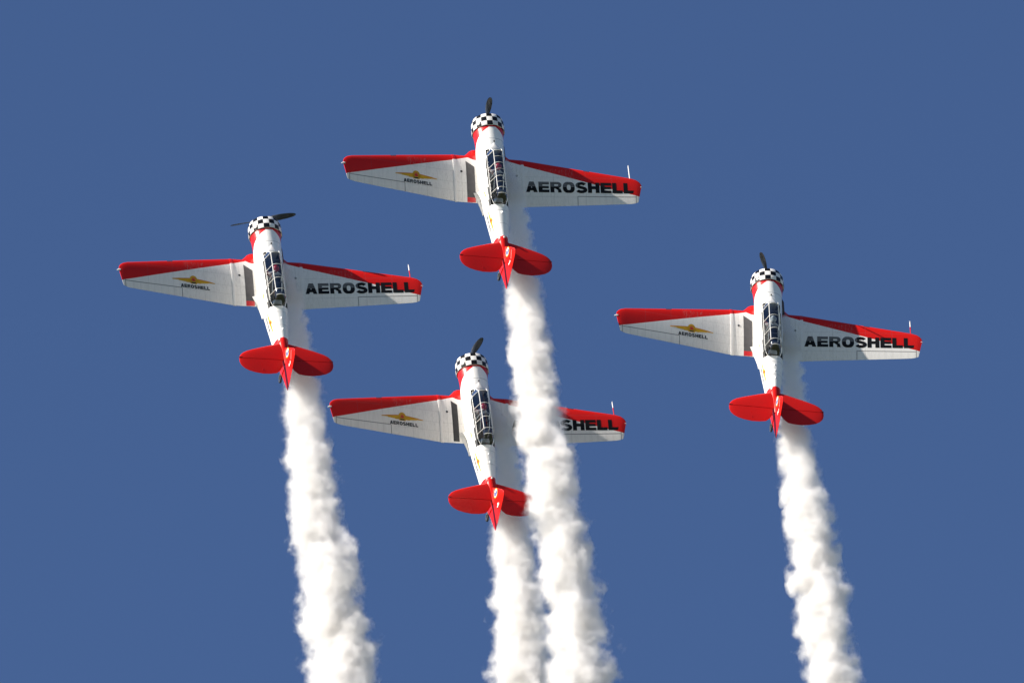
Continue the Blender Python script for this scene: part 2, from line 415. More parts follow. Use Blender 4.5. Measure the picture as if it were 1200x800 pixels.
# ------------------------------------------------------------ aircraft
def wing_mesh(side):
    bm = bmesh.new()
    ys = [0.25, .9, 1.5, 2.2, 3.0, 3.9, 4.8, 5.6, 6.05, 6.25, 6.36, 6.42, 6.455]
    S = [0, .006, .02, .045, .08, .13, .2, .28, .37, .47, .57, .68, .78, .88, .95, 1.0]
    rings = []
    for y in ys:
        le, te, zl, zt, t = wing_plan(y); c = te - le
        kt = 1.0
        dle = dte = 0
        if y > 6.05:
            u = (y - 6.05) / .405
            dle = .30 * (1 - math.sqrt(max(0, 1 - u * u))) ; kt = math.sqrt(max(0.02, 1 - (max(0, y - 6.2) / .262) ** 2 * .97))
            dte = 0.0 + .06 * u * u
        up, dn = [], []
        for s in S:
            X = le + dle + (c - dle - dte) * s
            base = zl + (zt - zl) * s
            sq = ((6.455 - y) * 0)
            # the squared tip slants inward towards the trailing edge
            yy = y - (max(0, y - 5.9) / .555) * .17 * s
            up.append(P(X, side * yy, base + 1.05 * t * c * foil(s) * kt + .004)); dn.append(P(X, side * yy, base - .95 * t * c * foil(s) * kt - .004))
        rings.append(up + dn[::-1])
    loft(bm, rings)
    return bm
def skin(y, X, lift=.006): return P(X, y, wing_z(X, y) + .004 + lift)

def strip(bm, y0, y1, X0, X1, h, n=14):     # a raised band over the wing's upper side and nose
    for k in range(1):
        rings = []
        for i in range(n + 1):
            X = X0 + (X1 - X0) * (i / n) ** 1.6
            pts = []
            for y, hh in ((y0, -.01), (y0, h * .7), ((y0 + y1) / 2, h), (y1, h * .7), (y1, -.01)):
                pts.append(P(X, y, wing_z(X, y) + hh))
            rings.append(pts)
        loft(bm, rings, True, True)

def stab_outline():
    pts = [(6.62, 0.0), (6.68, .28), (6.79, .66), (6.91, 1.05), (7.03, 1.42), (7.14, 1.70), (7.26, 1.86), (7.40, 1.95), (7.55, 1.985), (7.72, 1.975), (7.86, 1.92),
           (7.99, 1.80), (8.10, 1.62), (8.18, 1.36), (8.23, 1.05), (8.22, .74), (8.17, .46), (8.02, .30), (7.85, .20), (7.7, 0.0)]
    return pts
def stab_mesh(side, part):
    """part 0: fixed stabiliser ahead of the hinge; 1: elevator"""
    pts = stab_outline()
    def le(y):
        for a, b in zip(pts[:9], pts[1:9]):
            if a[1] <= y <= b[1]: return a[0] + (b[0] - a[0]) * (y - a[1]) / (b[1] - a[1])
        return 7.55
    def te(y):
        q = pts[8:][::-1]
        for a, b in zip(q, q[1:]):
            if a[1] <= y <= b[1]: return a[0] + (b[0] - a[0]) * (y - a[1]) / (b[1] - a[1])
        return 7.55
    bm = bmesh.new(); rings = []
    H = 7.50
    ys = [0.04, .28, .5, .74, 1.05, 1.36, 1.62, 1.8, 1.9, 1.95, 1.978]
    if part == 1: ys = [.17, .21, .3, .46] + ys[3:]
    for y in ys:
        L_, E_ = le(y), te(y)
        c = 1.55 - .35 * y / 2
        kt = math.sqrt(max(.03, 1 - (y / 2.0) ** 6))
        a, b = (L_, H) if part == 0 else (H + .022, E_)
        if part == 1: b = max(b, a + .05)
        if part == 0: a = min(a, H - .03)
        up, dn = [], []
        n = 10
        for i in range(n + 1):
            s = (i / n) ** 1.5 if part == 0 else i / n
            X = a + (b - a) * s
            sf = (X - L_) / max(E_ - L_, .1); sf = min(max(sf, 0), 1)
            h = .048 * kt * 1.0 * (foil(sf) / .5) * 1.1 if E_ - L_ > .2 else .008
            up.append(P(X + .04, side * y, .385 + h + .003)); dn.append(P(X + .04, side * y, .385 - h - .003))
        rings.append(up + dn[::-1])
    loft(bm, rings)
    return bm

FIN = [(6.90, .42), (7.03, .56), (7.34, 1.00), (7.65, 1.40), (7.82, 1.61), (7.91, 1.68), (7.98, 1.70)]       # leading edge of the fin
def fin_mesh():
    bm = bmesh.new(); rings = []
    zs = [.30, .42, .56, .80, 1.0, 1.2, 1.4, 1.55, 1.64, 1.68, 1.70]
    def le(z):
        if z < .42: return 6.90
        for a, b in zip(FIN, FIN[1:]):
            if a[1] <= z <= b[1]: return a[0] + (b[0] - a[0]) * (z - a[1]) / (b[1] - a[1])
        return 7.98
    for z in zs:
        a = le(z); b = 7.70 + (z - .1) * .19; b = max(b, a + .02); kt = math.sqrt(max(.04, 1 - max(0, (z - 1.35) / .36) ** 2))
        w = .075 - .025 * (z - .4)
        r = [P(a + (b - a) * s, w * kt * (s ** .5 if s < .5 else .72), z) for s in (0, .03, .1, .25, .5, 1)]
        q = [P(a + (b - a) * s, -w * kt * (s ** .5 if s < .5 else .72), z) for s in (1, .5, .25, .1, .03)]
        rings.append(r + q)
    loft(bm, rings)
    return bm
def rud_te(z):
    pts = [(-.46, 7.60), (-.30, 8.0), (-.10, 8.5), (.03, 8.80), (.10, 8.80), (.6, 8.62), (1.2, 8.35), (1.5, 8.20), (1.64, 8.12), (1.69, 8.06)]
    for a, b in zip(pts, pts[1:]):
        if a[0] <= z <= b[0]: return a[1] + (b[1] - a[1]) * (z - a[0]) / (b[0] - a[0])
    return 8.06
def rudder_mesh():
    bm = bmesh.new(); rings = []
    for z in [-.46, -.38, -.30, -.2, -.1, .03, .07, .10, .25, .5, .8, 1.1, 1.4, 1.58, 1.66, 1.69]:
        a = 7.70 + (z - .1) * .19 + .012 if z > -.1 else 7.58; b = max(rud_te(z), a + .03)
        w = .055 - .012 * z; kt = math.sqrt(max(.05, 1 - max(0, (z - 1.35) / .36) ** 2))
        if z < .1: kt *= .8
        r = [P(a + (b - a) * s, w * kt * (1 - s) ** .8 + .006, z) for s in (0, .3, .6, .9, 1)]
        q = [P(a + (b - a) * s, -w * kt * (1 - s) ** .8 - .006, z) for s in (1, .9, .6, .3, 0)]
        rings.append(r + q)
    loft(bm, rings)
    return bm

# canopy cross-section: from the left sill over the top to the right sill
def can_half(X):
    """base half width, base z, shoulder half width, shoulder z, top z"""
    if X < 2.46: t = (X - 2.0) / .46
    elif X > 4.35: t = max(0.0, 1 - ((X - 4.35) / .62) ** 2) ** .5
    else: t = 1
    zb = .50
    return .345 if X > 2.3 else .345 * (.55 + .45 * (X - 2.0) / .3), zb, .19 + .09 * (1 - t), zb + .03 + .43 * t, zb + .045 + .49 * t
def can_ring(X, off=0.0, n=6):
    bw, zb, sw, zs, zt = can_half(X)
    if X > 4.35:
        k = max(0.05, 1 - ((X - 4.35) / .66) ** 2.2); bw *= k ** .5 if X > 4.6 else 1; bw = max(bw, .12); sw = min(sw, bw * .8)
    r = []
    bw += off; sw += off * .8; zs += off * .5; zt += off
    for i in range(3): t = i / 3; r.append(P(X, bw + (sw - bw) * t, zb - .03 + (zs - zb + .03) * t))
    for i in range(n + 1):
        a = i / n * 2 - 1            # sw .. -sw
        r.append(P(X, -a * sw, zs + (zt - zs) * (1 - abs(a) ** 2.2)))
    for i in range(3): t = (i + 1) / 3; r.append(P(X, -(sw + (bw - sw) * t), zs + (zb - .03 - zs) * t))
    return r

def make_pilot(label, helmet):
    root = None
    me = bpy.data.meshes.new('person'); bm = bmesh.new()
    J = {'pel': (3.22, 0, .0), 'ab': (3.20, 0, .18), 'ch': (3.17, 0, .38), 'nk': (3.14, 0, .56), 'hd': (3.11, 0, .70), 'hd2': (3.12, 0, .80),
         'sl': (3.17, .17, .49), 'el': (3.02, .27, .25), 'hl': (2.80, .20, .24), 'sr': (3.17, -.17, .49), 'er': (3.02, -.25, .25), 'hr': (2.82, -.05, .22),
         'tl': (3.15, .10, -.02), 'kl': (2.78, .14, .08), 'fl': (2.62, .14, -.10), 'tr': (3.15, -.10, -.02), 'kr': (2.78, -.14, .08), 'fr': (2.62, -.14, -.10)}
    RAD = {'pel': .15, 'ab': .14, 'ch': .16, 'nk': .065, 'hd': .10, 'hd2': .085, 'sl': .075, 'el': .05, 'hl': .04, 'sr': .075, 'er': .05, 'hr': .04,
           'tl': .09, 'kl': .065, 'fl': .045, 'tr': .09, 'kr': .065, 'fr': .045}
    E_ = [('pel', 'ab'), ('ab', 'ch'), ('ch', 'nk'), ('nk', 'hd'), ('hd', 'hd2'), ('ch', 'sl'), ('sl', 'el'), ('el', 'hl'), ('ch', 'sr'), ('sr', 'er'), ('er', 'hr'),
          ('pel', 'tl'), ('tl', 'kl'), ('kl', 'fl'), ('pel', 'tr'), ('tr', 'kr'), ('kr', 'fr')]
    V = {k: bm.verts.new(P(*v)) for k, v in J.items()}
    for a, b in E_: bm.edges.new((V[a], V[b]))
    keys = list(J)
    bm.to_mesh(me); bm.free()
    o = bpy.data.objects.new('person', me); C.objects.link(o)
    m = o.modifiers.new('skin', 'SKIN'); o.modifiers.new('sub', 'SUBSURF').levels = 1
    for i, k in enumerate(keys):
        me.skin_vertices[0].data[i].radius = (RAD[k], RAD[k]); me.skin_vertices[0].data[i].use_root = (k == 'pel')
    dg = bpy.context.evaluated_depsgraph_get(); ev = bpy.data.meshes.new_from_object(o.evaluated_get(dg))
    o.modifiers.clear(); o.data = ev
    ev.materials.clear(); ev.materials.append(M['suit']); ev.materials.append(M['skin'])
    for p in ev.polygons:
        if p.center.z > .60: p.material_index = 1
    ev.shade_smooth()
    bm = bmesh.new(); bmesh.ops.create_uvsphere(bm, u_segments=20, v_segments=12, radius=.155)
    for v in bm.verts:
        v.co = Vector((v.co.x * 1.02, v.co.y * .9, v.co.z * .95))
        if v.co.x > .06 and v.co.z < .03: v.co.x = .06 + (v.co.x - .06) * .2
        v.co += P(3.12, 0, .77)
    h = obj('helmet', bm, helmet, o, auto=None)
    bm = bmesh.new(); box(bm, P(2.98, 0, .74), (.03, .16, .07)); bmesh.ops.bevel(bm, geom=bm.edges[:], offset=.012, segments=2)
    obj('goggles', bm, M['black'], o)
    o['label'] = label; o['category'] = 'pilot'; o['group'] = 'pilots in the front cockpits'
    return o

def make_aircraft(label, number, prop_dir, walk_red, walk_dark, hoops, pit_white, beacon, ants):
    root = bpy.data.objects.new('airplane', None); C.objects.link(root); root.empty_display_size = 2
    root['label'] = label; root['category'] = 'airplane'; root['group'] = 'four display aircraft in diamond formation'
    # fuselage with open cockpit trench
    bm = bmesh.new(); N = 48; X0, X1 = 2.12, 4.85
    xs = [.80, .95, 1.15, 1.35, 1.6, 1.85, X0, X0 + .001, 2.5, 3.2, 3.9, 4.5, X1 - .001, X1, 5.1, 5.4, 5.7, 6.0, 6.42, 6.8, 7.2, 7.55, 7.8]
    rings = []
    for X in xs:
        r = []
        for k in range(N):
            p = fus_pt(X, 2 * math.pi * k / N)
            if X0 < X < X1 and p.z > .2 and abs(p.y) < .325: p.z = -.15
            r.append(p)
        rings.append(r)
    loft(bm, rings)
    for f in bm.faces:
        c = f.calc_center_median()
        if X0 - .01 < -c.x < X1 + .01 and abs(c.y) < .43 and -.2 < c.z < .50 and (abs(c.y) < .375 or c.z < .44):
            if max(v.co.z for v in f.verts) < .56 and abs(c.y) < .42: f.material_index = 1
    fus = obj('fuselage', bm, [M['fus'], M['inner']], root, auto=35)
    # seats and instrument panels inside
    for X in (3.34, 4.15):
        bm = bmesh.new(); box(bm, P(X, 0, .22), (.08, .40, .62)); box(bm, P(X - .2, 0, -.08), (.4, .40, .1)); bmesh.ops.bevel(bm, geom=bm.edges[:], offset=.025, segments=2)
        obj('seat', bm, M['seat'], root)
    for X in (2.45, 3.62):
        bm = bmesh.new(); box(bm, P(X, 0, .36), (.06, .66, .26)); bmesh.ops.bevel(bm, geom=bm.edges[:], offset=.02, segments=2)
        obj('instrument_panel', bm, M['inner'], root)
    bm = bmesh.new(); box(bm, P(4.62, .02, .40), (.22, .34, .14)); bmesh.ops.bevel(bm, geom=bm.edges[:], offset=.03, segments=2); obj('radio_box', bm, M['grey'], root)
    bm = bmesh.new(); tube(bm, [P(3.5, .27, .3), P(3.5, .2, .86), P(3.5, 0, .9), P(3.5, -.2, .86), P(3.5, -.27, .3)], .022); tube(bm, [P(3.5, .2, .86), P(4.1, .2, .5)], .018)
    tube(bm, [P(3.5, -.2, .86), P(4.1, -.2, .5)], .018)
    obj('roll_bar', bm, M['frame'], root)
    # cowling
    bm = bmesh.new()
    lathe(bm, [(.92, .640), (.925, .678), (.91, .690), (.75, .695), (.6, .692), (.48, .682), (.38, .660), (.31, .625), (.275, .580), (.275, .545), (.30, .525), (.40, .52), (.6, .60)], 60)
    obj('engine_cowling', bm, M['cowl'], root, auto=50)
    bm = bmesh.new()
    lathe(bm, [(.62, .60), (.60, .3), (.45, .26), (.28, .20), (.22, .12), (.20, .0)], 32)
    for k in range(9):
        a = 2 * math.pi * k / 9; u = Vector((0, math.sin(a), math.cos(a)))
        tube(bm, [P(.52, 0, 0) + u * .25, P(.50, 0, 0) + u * .50], [.10, .12], 10)
    obj('radial_engine', bm, M['engine'], root)
    # propeller
    pr = bmesh.new(); lathe(pr, [(.22, .05), (.18, .09), (.05, .10), (-.02, .085), (-.07, .04), (-.08, .001)], 20)
    prop = obj('propeller', pr, M['metal'], root)
    pd = Vector((0, prop_dir[0], prop_dir[1])).normalized(); pn = Vector((1, 0, 0)); pt = pn.cross(pd)
    for sg in (1, -1):
        bm = bmesh.new(); rings = []
        for q, w, th, tw in ((.09, .06, .05, 60), (.2, .08, .045, 55), (.4, .12, .03, 42), (.7, .135, .02, 30), (1.0, .125, .013, 23), (1.2, .10, .009, 19), (1.32, .065, .006, 17), (1.37, .02, .004, 17)):
            a = R_(tw); cu = (pt * sg) * math.cos(a) - pn * math.sin(a); cn = (pt * sg) * math.sin(a) + pn * math.cos(a)
            c0 = pd * sg * q + P(.03, 0, 0)
            rings.append([c0 + cu * (w * math.cos(2 * math.pi * k / 12)) + cn * (th * math.sin(2 * math.pi * k / 12)) for k in range(12)])
        loft(bm, rings); obj('blade', bm, M['blade'], prop)
    # exhaust, air intake on the right side; oil cooler scoop
    bm = bmesh.new(); tube(bm, [P(1.05, -.55, -.30), P(1.3, -.66, -.33), P(1.9, -.68, -.36)], [.08, .085, .08], 12, False)
    obj('exhaust_pipe', bm, M['soot'], root)
    # wings
    for side, nm, mt in ((1, 'wing', M['wl']), (-1, 'wing', M['wr'])):
        w = obj(nm, wing_mesh(side), mt, root, auto=60)
        w['label'] = 'left wing with winged shell emblem' if side > 0 else 'right wing with big black lettering'
        bm = bmesh.new(); strip(bm, side * 1.42, side * 1.54, 1.742, 3.98, .030 if side > 0 else .022)
        # the root band is red over the nose of the wing and white behind
        for f in bm.faces:
            if -f.calc_center_median().x < 2.07: f.material_index = 1
        obj('joint_fairing', bm, [M['white'], M['red']], w, auto=60)
        # wheel-bay bulge ahead of the centre section
        bm = bmesh.new(); rings = []
        for y, fwd, h in ((.30, .34, .15), (.45, .34, .15), (.60, .32, .145), (.74, .24, .13), (.86, .10, .10), (.96, .01, .07), (1.06, -.03, .04)):
            r = []
            for k in range(14):
                a = 2 * math.pi * k / 14
                ca, sa = math.cos(a), math.sin(a)
                X = 1.95 - (fwd + .22) * ca if ca > 0 else 1.95 - .28 * ca
                r.append(P(X, side * y, -.565 + h * sa * (1 if ca > 0 else .8)))
            rings.append(r)
        loft(bm, rings); obj('wheel_fairing', bm, M['red'], root, auto=60)
        # fillet at the trailing edge root
        bm = bmesh.new(); rings = []
        for t in range(9):
            X = 3.55 + t * .13; y = .40 + .32 * (1 - t / 8) ** 1.5; hz = .09 * (1 - t / 8.5)
            zt_ = wing_z(min(X, 3.96), .6) if X < 3.96 else -.755
            zc = zt_ + .02
            rings.append([P(X, side * (.25), zc + .16), P(X, side * (fus_y(X, zc + .15) - .004), zc + .16), P(X, side * (fus_y(X, zc) + (y - .40) * .35 + .01), zc + hz * .5 + .01), P(X, side * y, zc), P(X, side * y, zc - .03), P(X, side * .25, zc - .05)])
        loft(bm, rings); obj('wing_fillet', bm, M['white'], root, auto=60)
        # landing light in the leading edge
        bm = bmesh.new(); rings = []
        for yv in (4.05, 4.30):
            le, te, zl, zt, tt = wing_plan(yv)
            rings.append([P(le + dx, side * yv, wing_z(le + max(dx, 0.0), yv, sd_) + .005 * sd_) if dx > 0 else P(le - .006, side * yv, zl) for dx, sd_ in ((.07, 1), (.03, 1), (.01, 1), (0, 1), (.01, -1), (.03, -1), (.07, -1))])
        loft(bm, rings, False, False, False); obj('landing_light', bm, M['dlens'], w)
        # tip lamp
        bm = bmesh.new(); tube(bm, [P(3.00, side * 6.38, -.03), P(3.0, side * 6.44, -.02), P(3.02, side * (6.53 if side > 0 else 6.47), -.02)], [.045, .045, .015] if side > 0 else [.03, .03, .02], 10)
        obj('position_light', bm, M['lens'], w)
        # fuel filler cap
        bm = bmesh.new(); bmesh.ops.create_cone(bm, cap_ends=True, segments=16, radius1=.05, radius2=.045, depth=.012)
        for v in bm.verts: v.co += skin(side * 1.19, 2.6, .004)
        obj('fuel_cap', bm, M['black'], w)
        if side > 0: WL = w
        else: WR = w
    # walkway on the left centre section
    if walk_dark: poly = [(.72, 2.24), (.98, 2.06), (.98, 3.90), (.72, 3.90)]; mw = M['walkdark']
    else: poly = [(.62, 2.34), (.985, 2.08), (.985, 3.96), (.62, 3.95)]; mw = M['walk']
    pls = [(poly, 0)]
    if walk_red:
        b = 3.74; pls = [([poly[0], poly[1], (.985, b), (.62, b)], 0), ([(.62, b), (.985, b), poly[2], poly[3]], 1)]
    decal('walkway', pls, lambda u, v: skin(u, v, .004), None, WL, .1, [mw, M['red']])
    # writing
    pl, wd = text_polys('AEROSHELL', .09)
    sc = (6.11 - 1.57) / wd
    decal('lettering', pl, lambda u, v: skin(-(1.57 + u * sc), 3.31 - v * .475, .005), M['letters'], WR, .14)
    pl, wd = text_polys('AEROSHELL', .13)
    sc = (3.79 - 2.53) / wd
    # the small word under the emblem slopes with the trailing edge
    decal('small_lettering', pl, lambda u, v: skin(3.79 - u * sc, 3.45 + 0.0 * u - v * .155, .005), M['black'], WL, .2)
    EM = [M['yellow'], M['red'], M['black']]
    e1 = decal('winged_emblem', emblem_polys(), lambda u, v: skin(3.22 - u * .93, 3.12 - v * .62, .005), None, WL, .12, EM)
    decal('emblem_detail', emblem_over(), lambda u, v: skin(3.22 - u * .93, 3.12 - v * .62, .008), None, e1, .12, EM)
    # emblem and word on the rear fuselage
    def side_l(u, v, lift=.006): return P(u, fus_y(u, v) + lift, v)
    e2 = decal('winged_emblem', emblem_polys(), lambda u, v: side_l(5.5 + u * .62, .16 + .04 * u + v * .36), None, fus, .12, EM)
    decal('emblem_detail', emblem_over(), lambda u, v: side_l(5.5 + u * .62, .16 + .04 * u + v * .36, .009), None, e2, .12, EM)
    pl, wd = text_polys('AEROSHELL', .13); sc2 = .85 / wd
    decal('small_lettering', pl, lambda u, v: side_l(5.08 + u * sc2, -.10 + v * .10), M['black'], fus, .2)
    # pitot tube
    bm = bmesh.new(); yb = -6.0
    tube(bm, [P(2.62, yb, -.07), P(2.2, yb, -.07)], .022); n1 = obj('pitot_tube', bm, M['white'] if pit_white else M['red'], WR)
    bm = bmesh.new(); tube(bm, [P(2.205, yb, -.07), P(1.98, yb, -.07), P(1.88, yb, -.07)], [.0225, .0225, .008]); obj('tip', bm, M['white'], n1)
    # tail
    for side in (1, -1):
        st = obj('stabilizer', stab_mesh(side, 0), M['tail'], root, auto=60)
        ev = obj('elevator', stab_mesh(side, 1), M['tail'], root, auto=60)
        bm = bmesh.new(); box(bm, P(8.06, side * 1.05, .405), (.08, .010, .02)); obj('tab_horn', bm, M['red'], ev)
        bm = bmesh.new(); box(bm, P(7.50, side * 1.9, .40), (.02, .16, .045)); obj('hinge_gap', bm, M['black'], st)
    fin = obj('fin', fin_mesh(), M['tail'], root, auto=60)
    # smooth fairing where the fin meets the fuselage
    bm = bmesh.new(); rings = []
    for X, w, zt_ in ((6.38, .03, .47), (6.43, .12, .495), (6.52, .19, .505), (6.7, .22, .50), (7.0, .20, .485), (7.3, .16, .47), (7.6, .12, .45), (7.72, .10, .42)):
        rings.append([P(X, w * math.sin(a), .30 + (zt_ - .30) * math.cos(a)) for a in [math.pi * (k / 12 - .5) for k in range(13)]])
    loft(bm, rings); obj('fin_fairing', bm, M['tail'], root, auto=60)
    rud = obj('rudder', rudder_mesh(), M['tail'], root, auto=60)
    # round badge, number, thin white line on the left face of the fin
    def face(u, v, lift=0.0): return P(u, .064 - .018 * (v - .4) + lift, v)
    def disc(rx, rz, n=20): return [(math.cos(2 * math.pi * k / n) * rx, math.sin(2 * math.pi * k / n) * rz) for k in range(n)]
    bc = (7.50, .86)
    decal('badge', [disc(.20, .25)], lambda u, v: face(bc[0] + u, bc[1] + v), M['yellow'], fin, .3)
    decal('badge_face', [disc(.165, .21)], lambda u, v: face(bc[0] + u, bc[1] + v, .003), M['offwhite'], fin, .3)
    decal('badge_centre', [([(-.11, -.14), (.04, -.18), (.13, .0), (-.02, .02)], 0), ([(.0, .05), (.12, .05), (.07, .18), (-.06, .16)], 0)], lambda u, v: face(bc[0] + u, bc[1] + v, .006), M['blue'], fin, .3)
    decal('number', NUM[number], lambda u, v: P(8.04 + u * .18, .062, .82 + v * .28), M['white'], rud, .3)
    if number != '4':
        decal('thin_line', [[(7.76, 1.42), (8.10, 1.22), (8.10, 1.20), (7.76, 1.385)]], lambda u, v: P(u, .066, v), M['white'], fin, .3)
    # tail wheel
    bm = bmesh.new(); tube(bm, [P(7.45, 0, -.48), P(7.62, 0, -.66)], .035)
    for s2 in (.055, -.055): tube(bm, [P(7.56, s2, -.56), P(7.68, s2, -.72)], .018)
    obj('tail_wheel_leg', bm, M['metal'], root)
    bm = bmesh.new(); rings = []
    for a in range(25):
        th = 2 * math.pi * a / 24; rings.append([P(7.68 + (.115 + .045 * math.cos(b)) * math.cos(th), .045 * math.sin(b), -.72 + (.115 + .045 * math.cos(b)) * math.sin(th)) for b in [2 * math.pi * q / 10 for q in range(10)]])
    loft(bm, rings, False, False); tw = obj('tail_wheel', bm, M['rubber'], root)
    bm = bmesh.new(); tube(bm, [P(7.68, -.04, -.72), P(7.68, .04, -.72)], .09, 14); obj('rim', bm, M['metal'], tw)
    # canopy
    bm = bmesh.new(); xs = [2.46 + .19 * k for k in range(10)] + [4.35, 4.47, 4.6, 4.72, 4.82, 4.90, 4.955]
    loft(bm, [can_ring(X) for X in xs], False, False, False); obj('canopy_glass', bm, M['glass'], root, auto=60)
    bm = bmesh.new(); loft(bm, [can_ring(X) for X in (2.03, 2.1, 2.2, 2.3, 2.4, 2.46)], False, False, False); obj('windshield', bm, M['glass'], root)
    fr = bmesh.new()
    def hoop(X, r=.017, lo=0, hi=None): tube(fr, [p for p in can_ring(X, .006)][lo:hi], r, 6)
    for X in (2.46, 3.08, 3.76, 4.33): hoop(X, .011)
    if hoops:
        for X in (2.77, 3.40, 4.05): hoop(X, .007, 3, 10)
    else: hoop(3.42, .012, 3, 5)
    for idx, r in ((3, .016), (9, .009), (0, .013), (12, .009)):
        tube(fr, [can_ring(X, .006)[idx] for X in (2.05, 2.2, 2.46, 2.9, 3.4, 3.9, 4.33)], r, 6)
    tube(fr, [can_ring(X, .006)[0] for X in (4.33, 4.5, 4.65, 4.8, 4.9, 4.955)] + [can_ring(X, .006)[12] for X in (4.955, 4.9, 4.8, 4.65, 4.5, 4.33)], .011, 6)
    tube(fr, [can_ring(4.60, .006)[i] for i in range(3, 10)], .012, 6)
    obj('canopy_frame', fr, M['frame'], root)
    bm = bmesh.new(); rr = [[p + Vector((0, 0, -.055)) for p in can_ring(X)] for X in (2.0, 2.05)]
    # scuttle ahead of the windshield
    bm.free()
    bm = bmesh.new(); rings = []
    for X, w, h in ((1.78, .04, .61), (1.9, .16, .625), (2.02, .25, .64), (2.12, .30, .63)):
        rings.append([P(X, w * math.cos(a), .55 + (h - .55) * math.sin(a)) for a in [math.pi * k / 8 for k in range(9)]])
    loft(bm, rings); obj('windshield_base', bm, M['white'], root)
    # sighting fitting and small antennas on the spine
    bm = bmesh.new(); tube(bm, [P(1.72, -.0, .60), P(1.70, 0, .66)], [.03, .02]); obj('antenna', bm, M['black'], root)
    for X, h, rk in ants:
        bm = bmesh.new(); z0 = sect(X)[1]
        loft(bm, [[P(X - .05, .0, z0 - .02), P(X, .012, z0 - .02), P(X + .05, 0, z0 - .02), P(X, -.012, z0 - .02)], [P(X + rk - .02, .0, z0 + h), P(X + rk, .008, z0 + h), P(X + rk + .03, 0, z0 + h), P(X + rk, -.008, z0 + h)]])
        obj('antenna', bm, M['white'], root)
    if beacon:
        bm = bmesh.new(); bmesh.ops.create_uvsphere(bm, u_segments=12, v_segments=8, radius=.045)
        for v in bm.verts: v.co += P(6.52, 0, .52)
        obj('beacon', bm, M['lens'], root)
    return root

AC = [dict(label='lead airplane at the top of the diamond with number 1 on its rudder', number='1', prop_dir=(.14, 1), walk_red=True, walk_dark=False, hoops=True, pit_white=True, beacon=True, ants=((5.25, .16, .1),)),
      dict(label='leftmost airplane with number 3 on its rudder and a red helmet in its cockpit', number='3', prop_dir=(.93, -.37), walk_red=True, walk_dark=False, hoops=False, pit_white=False, beacon=False, ants=((5.45, .08, .04), (6.0, .10, .03))),
      dict(label='rightmost airplane with number 2 on its rudder, flying apart from the other smoke', number='2', prop_dir=(.38, 1), walk_red=True, walk_dark=False, hoops=False, pit_white=False, beacon=False, ants=((5.3, .07, .04), (5.6, .08, .03), (5.95, .10, .08))),
      dict(label='rear slot airplane partly veiled by smoke with narrow black walkway', number='4', prop_dir=(-.12, 1), walk_red=False, walk_dark=True, hoops=False, pit_white=False, beacon=True, ants=((5.3, .05, .03), (5.7, .05, .03)))]
PL = [('pilot in dark red helmet in the cockpit of the lead airplane', 'helmet_red'), ('pilot in bright red helmet in the cockpit of the leftmost airplane', 'helmet_red'),
      ('pilot in pale helmet in the cockpit of the rightmost airplane', 'helmet_white'), ('pilot in red helmet in the cockpit of the rear slot airplane', 'helmet_red')]
MATS = []
for k in range(4):
    Rm = Matrix(POSES[k]['R']); t = Vector(POSES[k]['t'])
    rot = VIEW @ Rm
    loc = CAM - AX_B * DIST + VIEW @ t
    mw = Matrix.Translation(loc) @ rot.to_4x4()
    MATS.append(mw)
    a = make_aircraft(**AC[k]); a.matrix_world = mw
    p = make_pilot(PL[k][0], M[PL[k][1]]); p.matrix_world = mw

# ------------------------------------------------------------ smoke trails: centre line in the aircraft's own axes (X, y, z, radius)
TRAILS = [
    [(1.95, -.74, -.36, .12), (2.7, -.84, -.28, .30), (3.6, -.93, -.28, .42), (5.0, -.95, -.34, .52), (6.5, -.93, -.45, .62), (8.0, -.90, -.52, .76), (10.9, -.93, -.55, .89), (15.2, -1.0, -.6, .96), (19.4, -1.27, -.6, 1.10), (23.5, -1.45, -.6, 1.18), (27.6, -1.45, -.6, 1.30), (36, -1.6, -.6, 1.45), (46, -1.8, -.6, 1.6)],
    [(1.95, -.74, -.36, .12), (2.7, -.82, -.28, .30), (3.6, -.90, -.30, .40), (5.0, -.90, -.36, .50), (6.5, -.86, -.45, .60), (8.4, -.80, -.52, .78), (10.2, -.68, -.55, .86), (14.4, -.62, -.6, 1.05), (18.7, -.79, -.6, 1.25), (22.8, -.82, -.6, 1.38), (30, -.9, -.6, 1.5), (42, -1.0, -.6, 1.6)],
    [(1.95, -.74, -.36, .12), (2.7, -.84, -.28, .30), (3.6, -.92, -.28, .42), (5.0, -.94, -.36, .50), (6.5, -.90, -.45, .60), (8.1, -.87, -.52, .72), (12.0, -1.29, -.55, .95), (16.4, -1.61, -.6, 1.05), (20.7, -1.95, -.6, 1.10), (28, -2.5, -.6, 1.3), (40, -3.3, -.6, 1.5)],
    [(1.95, -.74, -.36, .12), (2.7, -.88, -.28, .34), (3.6, -1.0, -.26, .48), (5.0, -1.05, -.34, .60), (6.5, -.98, -.45, .70), (8.8, -.84, -.54, .90), (11.7, -.72, -.55, 1.05), (15.9, -.56, -.6, 1.28), (22, -.5, -.6, 1.35), (34, -.5, -.6, 1.5)]]
TL = ['white smoke trail of the lead airplane, passing over the slot airplane\'s wing', 'white smoke trail streaming behind the leftmost airplane', 'white smoke trail streaming behind the rightmost airplane', 'white smoke trail behind the rear slot airplane, beside the lead trail']
